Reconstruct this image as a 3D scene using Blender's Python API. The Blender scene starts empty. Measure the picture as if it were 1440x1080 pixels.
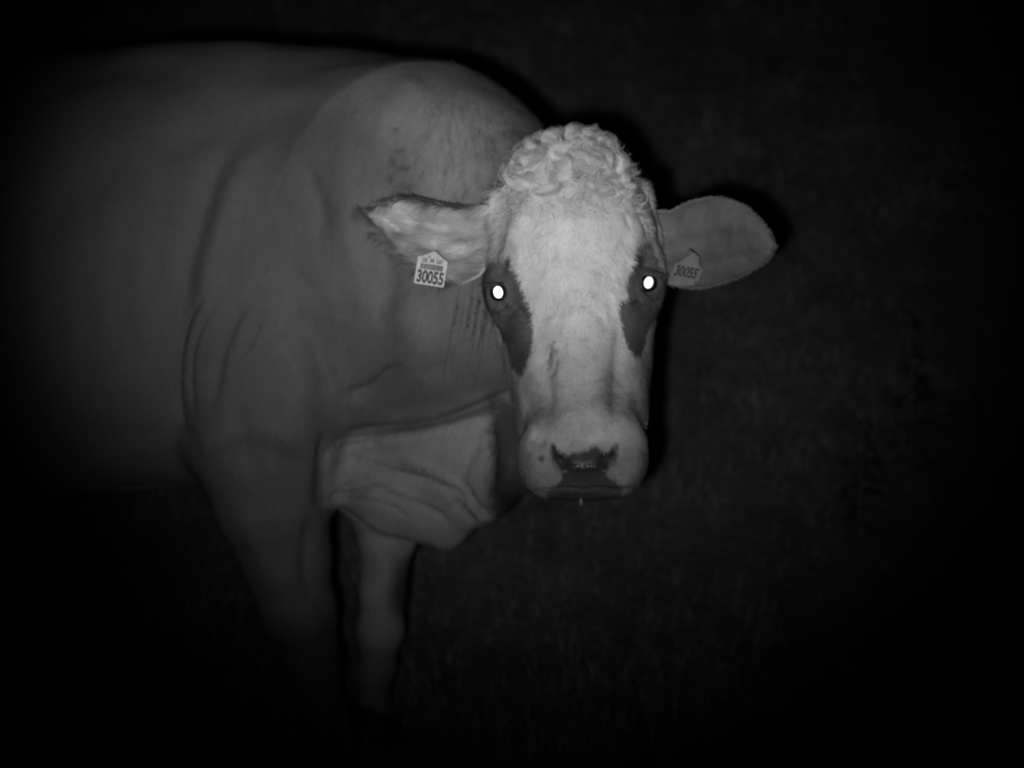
import bpy, math, numpy as np
from mathutils import Vector, Matrix
rng = np.random.default_rng(7)
# ------------------------------------------------------------------ camera, sky, lamp, exposure
SC = bpy.context.scene
COL = SC.collection
F = 1700.0                       # focal length in pixels of a 1440-wide picture
PITCH = math.radians(8.0)
CAM = np.array([0.0, 0.0, 1.15])
RIGHT = np.array([1.0, 0, 0]); FWD = np.array([0, math.cos(PITCH), -math.sin(PITCH)]); UP = np.array([0, math.sin(PITCH), math.cos(PITCH)])
cd = bpy.data.cameras.new('camera'); cam = bpy.data.objects.new('camera', cd); COL.objects.link(cam)
cam.location = CAM; cam.rotation_euler = (math.pi/2 - PITCH, 0, 0)
cd.sensor_width = 36; cd.lens = 36*F/1440; cd.clip_start = 0.05; cd.clip_end = 500
cd.dof.use_dof = True; cd.dof.focus_distance = 1.74; cd.dof.aperture_fstop = 2.2
SC.camera = cam

w = bpy.data.worlds.new('World'); SC.world = w; w.use_nodes = True
nt = w.node_tree; nt.nodes.clear()
sky = nt.nodes.new('ShaderNodeTexSky'); sky.sky_type = 'NISHITA'; sky.sun_disc = False
sky.sun_elevation = math.radians(1.0); sky.sun_rotation = math.radians(200)
bw = nt.nodes.new('ShaderNodeRGBToBW'); bg = nt.nodes.new('ShaderNodeBackground'); bg.inputs[1].default_value = 0.0012
wo = nt.nodes.new('ShaderNodeOutputWorld')
nt.links.new(sky.outputs[0], bw.inputs[0]); nt.links.new(bw.outputs[0], bg.inputs[0]); nt.links.new(bg.outputs[0], wo.inputs[0])

def P(px, py, d):                # a point given by where it is seen and how far away it stands
    return CAM + RIGHT*((px-720)/F*d) + UP*((540-py)/F*d) + FWD*d

# the infra-red lamp of the night camera: the only light in the picture
ld = bpy.data.lights.new('infrared_lamp', 'SPOT'); lamp = bpy.data.objects.new('infrared_lamp', ld); COL.objects.link(lamp)
LP = CAM + RIGHT*(-0.048) + UP*(-0.036)
lamp.location = LP
tgt = P(720, 405, 2.0)
lamp.rotation_euler = Vector(tgt - LP).to_track_quat('-Z', 'Y').to_euler()
ld.energy = 99; ld.spot_size = math.radians(49.5); ld.spot_blend = .6; ld.shadow_soft_size = 0.012; ld.color = (1, 1, 1)

# the lamp's own beam: an oval hot spot a little above the axis
ld.use_nodes = True; lt = ld.node_tree; em = lt.nodes['Emission']
def lnode(op, a, b=None):
    n = lt.nodes.new('ShaderNodeMath'); n.operation = op
    for i, x in enumerate((a, b)):
        if x is None: continue
        if isinstance(x, (int, float)): n.inputs[i].default_value = x
        else: lt.links.new(x, n.inputs[i])
    return n.outputs[0]
ltc = lt.nodes.new('ShaderNodeTexCoord'); lsx = lt.nodes.new('ShaderNodeSeparateXYZ'); lt.links.new(ltc.outputs['Normal'], lsx.inputs[0])
az = lnode('ABSOLUTE', lsx.outputs[2]); bx_ = lnode('DIVIDE', lnode('DIVIDE', lsx.outputs[0], az), 405/F); by_ = lnode('DIVIDE', lnode('SUBTRACT', lnode('DIVIDE', lsx.outputs[1], az), 165/F), 335/F)
rr_ = lnode('ADD', lnode('MULTIPLY', bx_, bx_), lnode('MULTIPLY', by_, by_))
lt.links.new(lnode('EXPONENT', lnode('MULTIPLY', rr_, -.5)), em.inputs['Strength'])

SC.view_settings.view_transform = 'Standard'; SC.view_settings.look = 'None'; SC.view_settings.gamma = 1; SC.view_settings.exposure = 0
SC.cycles.filter_width = 2.1; SC.cycles.max_bounces = 4; SC.cycles.diffuse_bounces = 2

# ------------------------------------------------------------------ helpers
def props(o, label=None, cat=None, group=None, kind=None):
    for k, v in (('label', label), ('category', cat), ('group', group), ('kind', kind)):
        if v: o[k] = v
    return o

def mesh_obj(name, V, faces, mats, parent=None, smooth=True, attr=None):
    """V: (n,3); faces: (m,4) int array or list of tuples"""
    me = bpy.data.meshes.new(name)
    V = np.asarray(V, dtype=np.float32)
    if isinstance(faces, np.ndarray):
        m, k = faces.shape
        me.vertices.add(len(V)); me.vertices.foreach_set('co', V.ravel())
        me.loops.add(m*k); me.loops.foreach_set('vertex_index', faces.astype(np.int32).ravel())
        me.polygons.add(m); me.polygons.foreach_set('loop_start', np.arange(0, m*k, k, dtype=np.int32))
        me.polygons.foreach_set('loop_total', np.full(m, k, dtype=np.int32))
        me.update(calc_edges=True)
    else:
        me.from_pydata([tuple(v) for v in V], [], faces)
    me.polygons.foreach_set('use_smooth', np.full(len(me.polygons), smooth)); me.update()
    if attr is not None: set_attr(me, 'coat', attr)
    for m_ in (mats if isinstance(mats, (list, tuple)) else [mats]): me.materials.append(m_)
    o = bpy.data.objects.new(name, me); COL.objects.link(o)
    if parent is not None: o.parent = parent
    return o

def set_attr(me, name, val):
    a = me.attributes.new(name, 'FLOAT', 'POINT'); a.data.foreach_set('value', np.asarray(val, dtype=np.float32))

def lat(ix, iy, iz, seed):
    h = (ix*73856093) ^ (iy*19349663) ^ (iz*83492791) ^ (seed*2654435761 & 0x7fffffff)
    h = (h ^ (h >> 13))*1274126177 & 0x7fffffff
    h = h ^ (h >> 16)
    return (h & 0xffff)/65535.0
def noise(p, scale, seed=0):
    """value noise, -1..1"""
    q = np.asarray(p, dtype=np.float64)/scale; i = np.floor(q).astype(np.int64); f = q - i; f = f*f*(3-2*f)
    r = 0
    for a in (0, 1):
        for b in (0, 1):
            for c in (0, 1):
                wgt = (f[:, 0] if a else 1-f[:, 0])*(f[:, 1] if b else 1-f[:, 1])*(f[:, 2] if c else 1-f[:, 2])
                r = r + wgt*lat(i[:, 0]+a, i[:, 1]+b, i[:, 2]+c, seed)
    return r*2-1
def sstep(a, b, x):
    t = np.clip((x-a)/(b-a), 0, 1); return t*t*(3-2*t)

# ------------------------------------------------------------------ materials
def mat(name, base=0.3, rough=0.8, spec=0.3, attr=False, bump=None, var=0.15, vscale=20, metallic=0, coat=0, stretch=None):
    m = bpy.data.materials.new(name); m.use_nodes = True; t = m.node_tree; b = t.nodes['Principled BSDF']
    b.inputs['Roughness'].default_value = rough; b.inputs['Specular IOR Level'].default_value = spec
    b.inputs['Metallic'].default_value = metallic; b.inputs['Coat Weight'].default_value = coat
    tc = t.nodes.new('ShaderNodeTexCoord'); src = tc.outputs['Object']
    if stretch:
        mp = t.nodes.new('ShaderNodeMapping'); mp.inputs['Scale'].default_value = stretch; t.links.new(src, mp.inputs[0]); src = mp.outputs[0]
    n = t.nodes.new('ShaderNodeTexNoise'); n.inputs['Scale'].default_value = vscale; n.inputs['Detail'].default_value = 6; n.inputs['Roughness'].default_value = .65
    t.links.new(src, n.inputs['Vector'])
    mr = t.nodes.new('ShaderNodeMapRange'); mr.inputs[1].default_value = .3; mr.inputs[2].default_value = .7
    mr.inputs[3].default_value = 1-var; mr.inputs[4].default_value = 1+var
    t.links.new(n.outputs[0], mr.inputs[0])
    mul = t.nodes.new('ShaderNodeMath'); mul.operation = 'MULTIPLY'; t.links.new(mr.outputs[0], mul.inputs[0])
    if attr:
        at = t.nodes.new('ShaderNodeAttribute'); at.attribute_name = 'coat'; t.links.new(at.outputs['Fac'], mul.inputs[1])
    else: mul.inputs[1].default_value = base
    t.links.new(mul.outputs[0], b.inputs['Base Color'])
    if bump:
        n2 = t.nodes.new('ShaderNodeTexNoise'); n2.inputs['Scale'].default_value = bump[0]; n2.inputs['Detail'].default_value = 4
        t.links.new(src, n2.inputs['Vector'])
        bp = t.nodes.new('ShaderNodeBump'); bp.inputs['Strength'].default_value = bump[1]; bp.inputs['Distance'].default_value = bump[2]
        t.links.new(n2.outputs[0], bp.inputs['Height']); t.links.new(bp.outputs[0], b.inputs['Normal'])
    return m
M_COAT = mat('short_coat', attr=True, rough=.75, spec=.25, bump=(260, .5, .002), var=.10, vscale=60, stretch=(1.6, 1.6, .55))
# the wet nose leather: glossy, pebbled
M_COAT_NT = M_COAT.node_tree
def wet_mix():
    t = M_COAT_NT; b = t.nodes['Principled BSDF']
    a = t.nodes.new('ShaderNodeAttribute'); a.attribute_name = 'wet'
    mr = t.nodes.new('ShaderNodeMapRange'); mr.inputs[3].default_value = .75; mr.inputs[4].default_value = .11
    t.links.new(a.outputs['Fac'], mr.inputs[0]); t.links.new(mr.outputs[0], b.inputs['Roughness'])
wet_mix()
M_HAIR = mat('hair', attr=True, rough=.6, spec=.35, var=.05)
M_DARKHAIR = mat('dark_hair', .03, .5, .4)
M_EYE = mat('eyeball', .012, .12, .5, var=.05)
M_PUPIL = mat('pupil_reflection', .98, .48, .5, metallic=1, var=.0)
M_TAG = mat('tag_plastic', .52, .45, .45, var=.10, vscale=90)
M_TAGSHADE = mat('tag_plastic_shaded', .225, .55, .3, var=.18, vscale=70)  # same plastic for the right tag, its shade put into the tone
M_INK = mat('tag_print', .05, .6, .3, var=.2)
M_INKPALE = mat('tag_print_pale', .06, .6, .3, var=.3)  # print of the right tag, slightly paler
M_SOIL = mat('meadow_soil', .24, .95, .1, var=.3, vscale=5, bump=(40, .8, .02))
M_GRASS = mat('grass_blades', attr=True, rough=.7, spec=.25, var=.1)
M_WEED = mat('weed', .20, .7, .25, var=.3)
M_HOOF = mat('hoof_horn', .06, .5, .4)
M_DROOL = mat('saliva', .12, .35, .4, var=0)

# ------------------------------------------------------------------ the cow's volume, as a distance field in camera-aligned metres
def C3(px, py, d): return np.array([(px-720)/F*d, (540-py)/F*d, d], dtype=np.float32)
def rc(p, a, b, ra, rb, s=None):
    if s is not None: sc = np.array(s, dtype=np.float32); p = p/sc; a = a/sc; b = b/sc
    ba = b-a; L = float(ba@ba)+1e-9
    h = np.clip(((p[:, 0]-a[0])*ba[0]+(p[:, 1]-a[1])*ba[1]+(p[:, 2]-a[2])*ba[2])/L, 0, 1)
    dx = p[:, 0]-a[0]-h*ba[0]; dy = p[:, 1]-a[1]-h*ba[1]; dz = p[:, 2]-a[2]-h*ba[2]
    return np.sqrt(dx*dx+dy*dy+dz*dz)-(ra+(rb-ra)*h)
def el(p, c, r):
    q = (p-c)/np.array(r, dtype=np.float32); k0 = np.sqrt((q*q).sum(1))+1e-6
    k1 = np.sqrt(((q/np.array(r, dtype=np.float32))**2).sum(1))+1e-6
    return k0*(k0-1)/k1
def smin(a, b, k):
    h = np.clip(.5+.5*(b-a)/k, 0, 1); return b+(a-b)*h-k*h*(1-h)
def smax(a, b, k): return -smin(-a, -b, k)
# chains: list of (px, py, depth, radius in px)
def chain(p, pts, k=.03, s=None):
    r = None
    for (x0, y0, d0, r0), (x1, y1, d1, r1) in zip(pts[:-1], pts[1:]):
        f = rc(p, C3(x0, y0, d0), C3(x1, y1, d1), r0*d0/F, r1*d1/F, s)
        r = f if r is None else smin(r, f, k)
    return r

def sdf_head(p):
    f = chain(p, [(798, 280, 1.885, 80), (806, 338, 1.875, 106), (812, 430, 1.86, 92), (818, 540, 1.81, 79), (821, 615, 1.745, 75)], .03)
    f = smin(f, rc(p, C3(772, 260, 1.88), C3(824, 256, 1.88), .049, .049), .05)            # poll
    f = smin(f, rc(p, C3(768, 318, 1.858), C3(833, 314, 1.858), .071, .071), .04)
    f = smin(f, el(p, C3(712, 404, 1.885), (.036, .052, .060)), .035)                       # orbits
    f = smin(f, el(p, C3(902, 394, 1.885), (.036, .052, .060)), .035)
    f = smin(f, chain(p, [(806, 430, 2.03, 92), (813, 520, 1.95, 92), (817, 600, 1.86, 84), (820, 638, 1.78, 54)], .03), .06)   # lower jaw
    f = smin(f, el(p, C3(774, 470, 1.93), (.048, .10, .085)), .065)                        # masseters
    f = smin(f, el(p, C3(853, 465, 1.93), (.045, .10, .085)), .065)
    f = smin(f, rc(p, C3(777, 645, 1.71), C3(863, 643, 1.71), .042, .042), .05)          # muzzle, wide
    f = smin(f, el(p, C3(769, 655, 1.715), (.032, .045, .05)), .02)
    f = smin(f, el(p, C3(870, 652, 1.715), (.032, .045, .05)), .02)
    f = smin(f, rc(p, C3(780, 666, 1.73), C3(860, 665, 1.73), .026, .026), .02)
    # nostrils, opening to the sides of the nose
    f = smax(f, -rc(p, C3(778, 636, 1.655), C3(790, 650, 1.66), .007, .010), .008)
    f = smax(f, -rc(p, C3(864, 634, 1.655), C3(854, 648, 1.66), .007, .010), .008)
    return f
def sdf_body(p):
    # trunk
    f = rc(p, C3(-420, 374, 2.44), C3(330, 382, 2.44), .430, .436, (1, 1, .76))
    f = smin(f, el(p, C3(-10, 420, 2.45), (.60, .415, .37)), .08)
    f = smin(f, el(p, C3(-560, 330, 2.45), (.30, .40, .30)), .10)                          # rump
    # withers and neck
    f = smin(f, rc(p, C3(240, 190, 2.46), C3(500, 195, 2.42), .135, .14), .12)
    f = smin(f, chain(p, [(505, 320, 2.42, 228), (585, 335, 2.30, 231), (690, 373, 2.17, 168), (770, 350, 2.03, 112)], .08, (1, 1, .82)), .08)
    f = smin(f, el(p, C3(640, 430, 2.25), (.19, .22, .15)), .06)
    # shoulder
    f = smin(f, rc(p, C3(455, 245, 2.33), C3(400, 430, 2.28), .125, .165), .05)
    f = smin(f, rc(p, C3(400, 430, 2.28), C3(375, 590, 2.27), .165, .145), .05)
    f = smin(f, el(p, C3(520, 470, 2.31), (.16, .20, .16)), .05)
    # near foreleg
    f = smin(f, chain(p, [(372, 600, 2.28, 104), (384, 700, 2.30, 80), (402, 780, 2.32, 58), (420, 862, 2.335, 49), (437, 925, 2.345, 35), (452, 1010, 2.36, 30), (460, 1060, 2.37, 36)], .03), .05)
    # far foreleg
    f = smin(f, chain(p, [(525, 640, 2.60, 100), (547, 740, 2.63, 42), (539, 830, 2.64, 29), (534, 885, 2.65, 30), (530, 940, 2.66, 24), (526, 1000, 2.68, 23), (524, 1035, 2.69, 30)], .03), .05)
    # chest and brisket
    g = chain(p, [(560, 610, 2.40, 105), (640, 600, 2.30, 84), (700, 580, 2.22, 66)], .06)
    g = smin(g, chain(p, [(490, 652, 2.36, 50), (560, 690, 2.34, 56), (618, 706, 2.32, 52), (672, 694, 2.28, 42)], .04), .06)
    g = smin(g, rc(p, C3(672, 650, 2.26), C3(738, 640, 2.16), .085, .065), .06)
    g = smin(g, rc(p, C3(596, 705, 2.31), C3(630, 752, 2.31), .045, .027), .035)
    f = smin(f, g, .04)
    # hind legs
    f = smin(f, chain(p, [(-560, 460, 2.33, 190), (-520, 610, 2.31, 120), (-560, 720, 2.33, 62), (-610, 800, 2.35, 48), (-585, 940, 2.37, 34), (-570, 1040, 2.38, 40)], .05), .06)
    f = smin(f, chain(p, [(-520, 460, 2.60, 170), (-460, 610, 2.62, 105), (-490, 720, 2.63, 56), (-530, 790, 2.65, 44), (-510, 920, 2.68, 31), (-500, 1010, 2.69, 37)], .05), .06)
    f = smin(f, el(p, C3(-380, 690, 2.5), (.17, .11, .14)), .05)                            # udder
    return f
def sdf(p):
    f = sdf_body(p); h = sdf_head(p)
    f = smin(f, h, .035)
    # tufts between poll and ears
    f = smin(f, rc(p, C3(702, 282, 1.842), C3(709, 344, 1.838), .017, .005), .012)
    f = smin(f, rc(p, C3(902, 264, 1.90), C3(922, 342, 1.89), .014, .008), .012)
    # ear roots
    f = smin(f, rc(p, C3(720, 320, 1.95), C3(672, 322, 1.955), .045, .030), .03)
    f = smin(f, rc(p, C3(885, 322, 1.97), C3(925, 338, 1.985), .045, .030), .03)
    # brow shadow and eye sockets
    f = smax(f, -el(p, C3(700, 412, 1.792), (.0108, .0125, .022)), .010)
    f = smax(f, -el(p, C3(911.5, 399, 1.792), (.0108, .0125, .022)), .010)
    return f

def sdf_big(p, n=400000):
    return np.concatenate([sdf(p[i:i+n]) for i in range(0, len(p), n)])
def project(p, it=2):
    e = .002; offs = np.array([[1, -1, -1], [-1, -1, 1], [-1, 1, -1], [1, 1, 1]], dtype=np.float32)
    for _ in range(it):
        fs = [sdf_big(p+o*e) for o in offs]
        g = sum(f[:, None]*o for f, o in zip(fs, offs))/(4*e); f = sum(fs)/4
        g2 = (g*g).sum(1)+1e-4
        step = np.clip((f/g2)[:, None]*g, -.008, .008); p = p-step
    return p

def surface_nets(lo, hi, h):
    xs = [np.arange(lo[i], hi[i], h, dtype=np.float32) for i in range(3)]
    nx, ny, nz = [len(x) for x in xs]
    G = np.stack(np.meshgrid(*xs, indexing='ij'), -1).reshape(-1, 3)
    Fv = sdf_big(G).reshape(nx, ny, nz); del G
    S = Fv < 0
    c = S[:-1, :-1, :-1].astype(np.int8)
    tot = sum(S[a:nx-1+a, b:ny-1+b, d:nz-1+d].astype(np.int8) for a in (0, 1) for b in (0, 1) for d in (0, 1))
    act = np.argwhere((tot > 0) & (tot < 8))
    idx = -np.ones((nx-1, ny-1, nz-1), dtype=np.int64); idx[tuple(act.T)] = np.arange(len(act))
    corners = np.array([(a, b, d) for a in (0, 1) for b in (0, 1) for d in (0, 1)])
    vals = np.stack([Fv[tuple((act+cc).T)] for cc in corners], 1)
    acc = np.zeros((len(act), 3)); cnt = np.zeros(len(act))
    for i in range(8):
        for j in range(i+1, 8):
            if abs(corners[i]-corners[j]).sum() != 1: continue
            m = (vals[:, i] < 0) != (vals[:, j] < 0); t = vals[m, i]/(vals[m, i]-vals[m, j])
            acc[m] += corners[i]+t[:, None]*(corners[j]-corners[i]); cnt[m] += 1
    V = (act+acc/cnt[:, None])*h+np.array([x[0] for x in xs])
    Q = []
    for ax in range(3):
        u, v = (ax+1) % 3, (ax+2) % 3
        a = np.take(S, range(0, S.shape[ax]-1), ax); b = np.take(S, range(1, S.shape[ax]), ax)
        e = np.argwhere(a != b)
        ok = (e[:, u] > 0) & (e[:, v] > 0) & (e[:, u] < S.shape[u]-1) & (e[:, v] < S.shape[v]-1); e = e[ok]
        du = np.zeros(3, int); du[u] = 1; dv = np.zeros(3, int); dv[v] = 1
        q = np.stack([idx[tuple((e-du-dv).T)], idx[tuple((e-dv).T)], idx[tuple(e.T)], idx[tuple((e-du).T)]], 1)
        ins = a[tuple(e.T)]
        q[~ins] = q[~ins][:, ::-1]; Q.append(q)
    return V.astype(np.float32), np.concatenate(Q)

V, Q = surface_nets((-2.20, -1.0, 1.55), (.36, .80, 2.92), .0125)
V = project(V, 3)
def subdivide(V, Q, lev):
    me = bpy.data.meshes.new('tmp')
    m, k = Q.shape
    me.vertices.add(len(V)); me.vertices.foreach_set('co', V.ravel()); me.loops.add(m*k); me.loops.foreach_set('vertex_index', Q.astype(np.int32).ravel())
    me.polygons.add(m); me.polygons.foreach_set('loop_start', np.arange(0, m*k, k, dtype=np.int32)); me.polygons.foreach_set('loop_total', np.full(m, k, dtype=np.int32)); me.update(calc_edges=True)
    o = bpy.data.objects.new('tmp', me); COL.objects.link(o); md = o.modifiers.new('s', 'SUBSURF'); md.levels = lev; md.render_levels = lev
    dg = bpy.context.evaluated_depsgraph_get(); ev = o.evaluated_get(dg); m2 = ev.to_mesh()
    V2 = np.empty(len(m2.vertices)*3, dtype=np.float32); m2.vertices.foreach_get('co', V2)
    Q2 = np.empty(len(m2.loops), dtype=np.int32); m2.loops.foreach_get('vertex_index', Q2)
    ev.to_mesh_clear(); bpy.data.objects.remove(o); bpy.data.meshes.remove(me)
    return V2.reshape(-1, 3), Q2.reshape(-1, 4)
V, Q = subdivide(V, Q, 2)
V = project(V, 1)
def normals(V, Q):
    n = np.cross(V[Q[:, 2]]-V[Q[:, 0]], V[Q[:, 3]]-V[Q[:, 1]]); N = np.zeros_like(V)
    for k in range(4):
        for ax in range(3): N[:, ax] += np.bincount(Q[:, k], n[:, ax], len(V)).astype(np.float32)
    return N/(np.linalg.norm(N, axis=1, keepdims=True)+1e-9)
N = normals(V, Q)
def pix(V): return 720+V[:, 0]/V[:, 2]*F, 540-V[:, 1]/V[:, 2]*F
def face_cam(V, N): return -(N*V).sum(1)/np.linalg.norm(V, axis=1)

# ------------------------------------------------------------------ sculpting: strokes laid on the near side of the animal
def dist_poly(u, v, pts, closed=False):
    best = np.full(len(u), 1e9); pts = list(pts)+([pts[0]] if closed else [])
    for (x0, y0), (x1, y1) in zip(pts[:-1], pts[1:]):
        dx, dy = x1-x0, y1-y0; t = np.clip(((u-x0)*dx+(v-y0)*dy)/(dx*dx+dy*dy+1e-9), 0, 1)
        best = np.minimum(best, np.hypot(u-x0-t*dx, v-y0-t*dy))
    return best
def inside(u, v, pts):
    r = np.zeros(len(u), bool); n = len(pts)
    for i in range(n):
        x0, y0 = pts[i]; x1, y1 = pts[(i+1) % n]
        c = ((y0 > v) != (y1 > v)) & (u < (x1-x0)*(v-y0)/(y1-y0+1e-12)+x0); r ^= c
    return r
def sd(u, v, pts):               # signed distance, negative inside
    d = dist_poly(u, v, pts, True); return np.where(inside(u, v, pts), -d, d)
def spl(pts, n=8):               # Catmull-Rom through 2-D points
    p = np.array([pts[0]]+list(pts)+[pts[-1]], float); out = []
    for i in range(1, len(p)-2):
        for t in np.linspace(0, 1, n, endpoint=False):
            out.append(tuple(.5*((2*p[i])+(-p[i-1]+p[i+1])*t+(2*p[i-1]-5*p[i]+4*p[i+1]-p[i+2])*t*t+(-p[i-1]+3*p[i]-3*p[i+1]+p[i+2])*t**3)))
    out.append(tuple(p[-2])); return out
def stroke(pts, width, amount, dmin=1.5, dmax=2.5, smooth=True, gain=1.0, fade_ends=True):
    """push the surface in (amount<0, mm) or out along a line; width in pixels"""
    global V
    amount = amount*gain
    if smooth and len(pts) > 2: pts = spl(pts, 5)
    a = np.array(pts); lo = a.min(0)-3*width; hi = a.max(0)+3*width
    u, v = pix(V)
    m = (u > lo[0]) & (u < hi[0]) & (v > lo[1]) & (v < hi[1]) & (V[:, 2] > dmin) & (V[:, 2] < dmax) & (FC > .05)
    i = np.nonzero(m)[0]
    if not len(i): return
    d = np.full(len(i), 1e9); s_at = np.zeros(len(i)); acc = 0.0           # distance, and how far along the line
    for (x0, y0), (x1, y1) in zip(pts[:-1], pts[1:]):
        dx, dy = x1-x0, y1-y0; l = math.hypot(dx, dy)+1e-9; t = np.clip(((u[i]-x0)*dx+(v[i]-y0)*dy)/l**2, 0, 1)
        dd = np.hypot(u[i]-x0-t*dx, v[i]-y0-t*dy); m = dd < d; d[m] = dd[m]; s_at[m] = (acc+t*l)[m]; acc += l
    fade = sstep(-.06, .28, np.minimum(s_at, acc-s_at)/acc) if (acc > 2.5*width and fade_ends) else 1.0
    V[i] += N[i]*((amount/1000.)*np.exp(-(d/width)**2)*fade*np.clip((FC[i]-.05)*2.2, 0, 1))[:, None]
FC = face_cam(V, N)

H = dict(dmax=2.02)                # strokes on the head
B = dict(dmin=1.97, dmax=2.75)     # strokes on body and neck
# shoulder: scapula ridge, rear border, creases behind the elbow
B['gain'] = 1.3
stroke([(350, 165), (385, 138), (430, 128), (480, 150)], 20, 5, **B)
stroke([(350, 185), (310, 235), (285, 300), (266, 380), (250, 460), (243, 540), (255, 610), (292, 668)], 19, -12, **B)
stroke([(372, 190), (335, 245), (312, 310), (292, 390), (275, 460)], 20, 9, **B)
stroke([(262, 600), (252, 560), (254, 500), (266, 450), (290, 415)], 4.0, -7, **B)
stroke([(275, 590), (268, 540), (272, 490), (288, 450), (300, 430)], 4.0, -5, **B)
stroke([(350, 420), (325, 460), (308, 510), (300, 570)], 8, -6, **B)
stroke([(366, 448), (352, 480), (338, 500)], 5, -4, **B)
stroke([(420, 215), (440, 260), (455, 310), (450, 340)], 15, -7, **B)
stroke([(480, 150), (492, 240), (498, 330), (520, 400)], 26, 9, **B)
stroke([(552, 160), (545, 250), (540, 340), (545, 430), (530, 500)], 22, -11, **B)
stroke([(480, 555), (520, 545), (545, 525), (570, 512)], 9, -9, **B)
stroke([(540, 420), (585, 470), (600, 520)], 30, 8, **B)
stroke([(470, 560), (455, 520), (440, 470), (410, 430)], 16, -6, **B)
stroke([(300, 680), (330, 640), (390, 640), (440, 690)], 24, -9, **B)
stroke([(200, 210), (120, 260), (40, 330)], 34, -7, **B)
stroke([(390, 150), (330, 170), (250, 200), (180, 215)], 28, -5, **B)
stroke([(60, 110), (150, 95), (260, 95)], 26, -7, **B)
for k in range(5): stroke([(235-48*k, 240), (222-50*k, 380), (225-48*k, 560)], 15, -2.2, **B)   # ribs
stroke([(600, 110), (560, 150), (520, 170)], 30, 8, **B)
stroke([(430, 480), (420, 560), (400, 640)], 34, 9, **B)
stroke([(330, 560), (345, 630), (370, 690)], 16, -6, **B)
stroke([(455, 600), (452, 660), (450, 720)], 9, -8, **B)
stroke([(600, 420), (580, 360), (560, 300)], 24, -6, **B)
B['gain'] = 1.0
# neck: long folds behind the jaw
for k in range(11):
    x = 634+7.6*k; j = rng.uniform(-4, 4)
    stroke([(x+10+j, 392+abs(k-3)*3), (x+2+j, 440), (x-6+j*.4, 490), (x-14-j, 562-abs(k-5)*5)], 3.6, -5.0, **B)
    stroke([(x+14+j, 400), (x+6+j, 445), (x-2+j*.4, 492), (x-10, 550)], 3.4, 5.0, **B)
for k in range(16):
    x = 590+9*k+rng.uniform(-3, 3); stroke([(x, 165+rng.uniform(-10, 20)+max(0, k-5)*4), (x+8, 220), (x+6, 275)], 2.8, -1.7, **B)
stroke([(640, 130), (610, 200), (600, 280)], 22, 6, **B)
stroke([(690, 170), (700, 220), (690, 262)], 12, -6, **B)
# line between neck and brisket, folds of the brisket skin
stroke([(472, 612), (520, 604), (600, 596), (660, 578), (712, 556), (735, 545)], 7, -15, **B)
stroke([(475, 622), (540, 622), (600, 612), (680, 592)], 9, 7, **B)
stroke([(462, 702), (500, 692), (530, 684), (560, 690)], 3.6, -8, **B)
stroke([(462, 705), (505, 702), (550, 712), (575, 728)], 3.6, -7, **B)
stroke([(464, 700), (485, 685), (500, 676)], 3.2, -6, **B)
stroke([(470, 636), (500, 645), (545, 660), (590, 672), (640, 690), (665, 718)], 6, -9, **B)
stroke([(472, 630), (520, 622), (540, 628)], 4, -6, **B)
B['gain'] = 1.2
stroke([(520, 690), (570, 700), (620, 726), (640, 750)], 5, -6, **B)
stroke([(560, 640), (610, 660), (650, 690)], 8, 5, **B)
stroke([(690, 600), (655, 650), (640, 690)], 10, -6, **B)
stroke([(500, 655), (550, 680), (600, 705)], 7, 4, **B)
stroke([(690, 728), (668, 705), (650, 672)], 4, -7, **B)
stroke([(700, 720), (720, 690), (728, 640)], 9, -6, **B)
stroke([(636, 700), (655, 722), (672, 735)], 5, -8, **B)
stroke([(655, 700), (672, 722), (690, 735)], 6, 6, **B)
stroke([(480, 720), (540, 745), (600, 768)], 7, 5, **B)
stroke([(690, 575), (692, 640), (690, 720)], 8, -9, **B)
# near leg
stroke([(330, 700), (365, 780), (395, 850)], 14, 5, **B)
stroke([(440, 720), (430, 790), (440, 850)], 10, -7, **B)
stroke([(425, 845), (445, 870), (440, 905)], 10, 6, **B)
# head: brow ridges, temple hollows, nasal sides, cheek, mouth, lips
stroke([(718, 262), (714, 300), (708, 348)], 3.4, -9, **H)
stroke([(895, 258), (901, 300), (914, 342)], 3.4, -9, **H)
stroke([(722, 300), (726, 345), (735, 380), (742, 420)], 13, 4, **H)
stroke([(892, 300), (888, 345), (880, 380), (872, 420)], 13, 4, **H)
stroke([(700, 352), (706, 372), (700, 392)], 8, -5, **H)
stroke([(914, 345), (908, 365), (912, 382)], 8, -5, **H)
stroke([(750, 450), (764, 500), (772, 560), (770, 600)], 10, -6.0, **H)
stroke([(876, 440), (868, 500), (864, 560), (864, 600)], 10, -6.0, **H)
stroke([(790, 420), (800, 480), (806, 540), (812, 590)], 16, 3.5, **H)
stroke([(838, 420), (838, 480), (836, 540), (832, 590)], 16, 3.0, **H)
stroke([(766, 478), (774, 490), (768, 510)], 4, -3.5, **H)
stroke([(776, 486), (788, 482)], 3.5, 2.5, **H)
stroke([(783, 500), (780, 520), (776, 530)], 3, -2.5, **H)
stroke([(722, 535), (733, 562), (742, 590), (752, 612)], 7, 5, **H)
stroke([(745, 612), (756, 620), (768, 622)], 6, -4, **H)
stroke([(748, 690), (775, 690), (800, 688), (820, 690), (845, 688), (870, 689), (892, 682)], 3.2, -4, **H)
stroke([(760, 626), (748, 650), (752, 676)], 12, 3, **H)
stroke([(884, 624), (896, 650), (888, 674)], 12, 3, **H)
stroke([(795, 657), (820, 658), (848, 656)], 5, 3.5, smooth=False, **H)
stroke([(778, 626), (781, 638), (788, 648), (796, 653)], 3.6, -5, **H)
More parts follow.
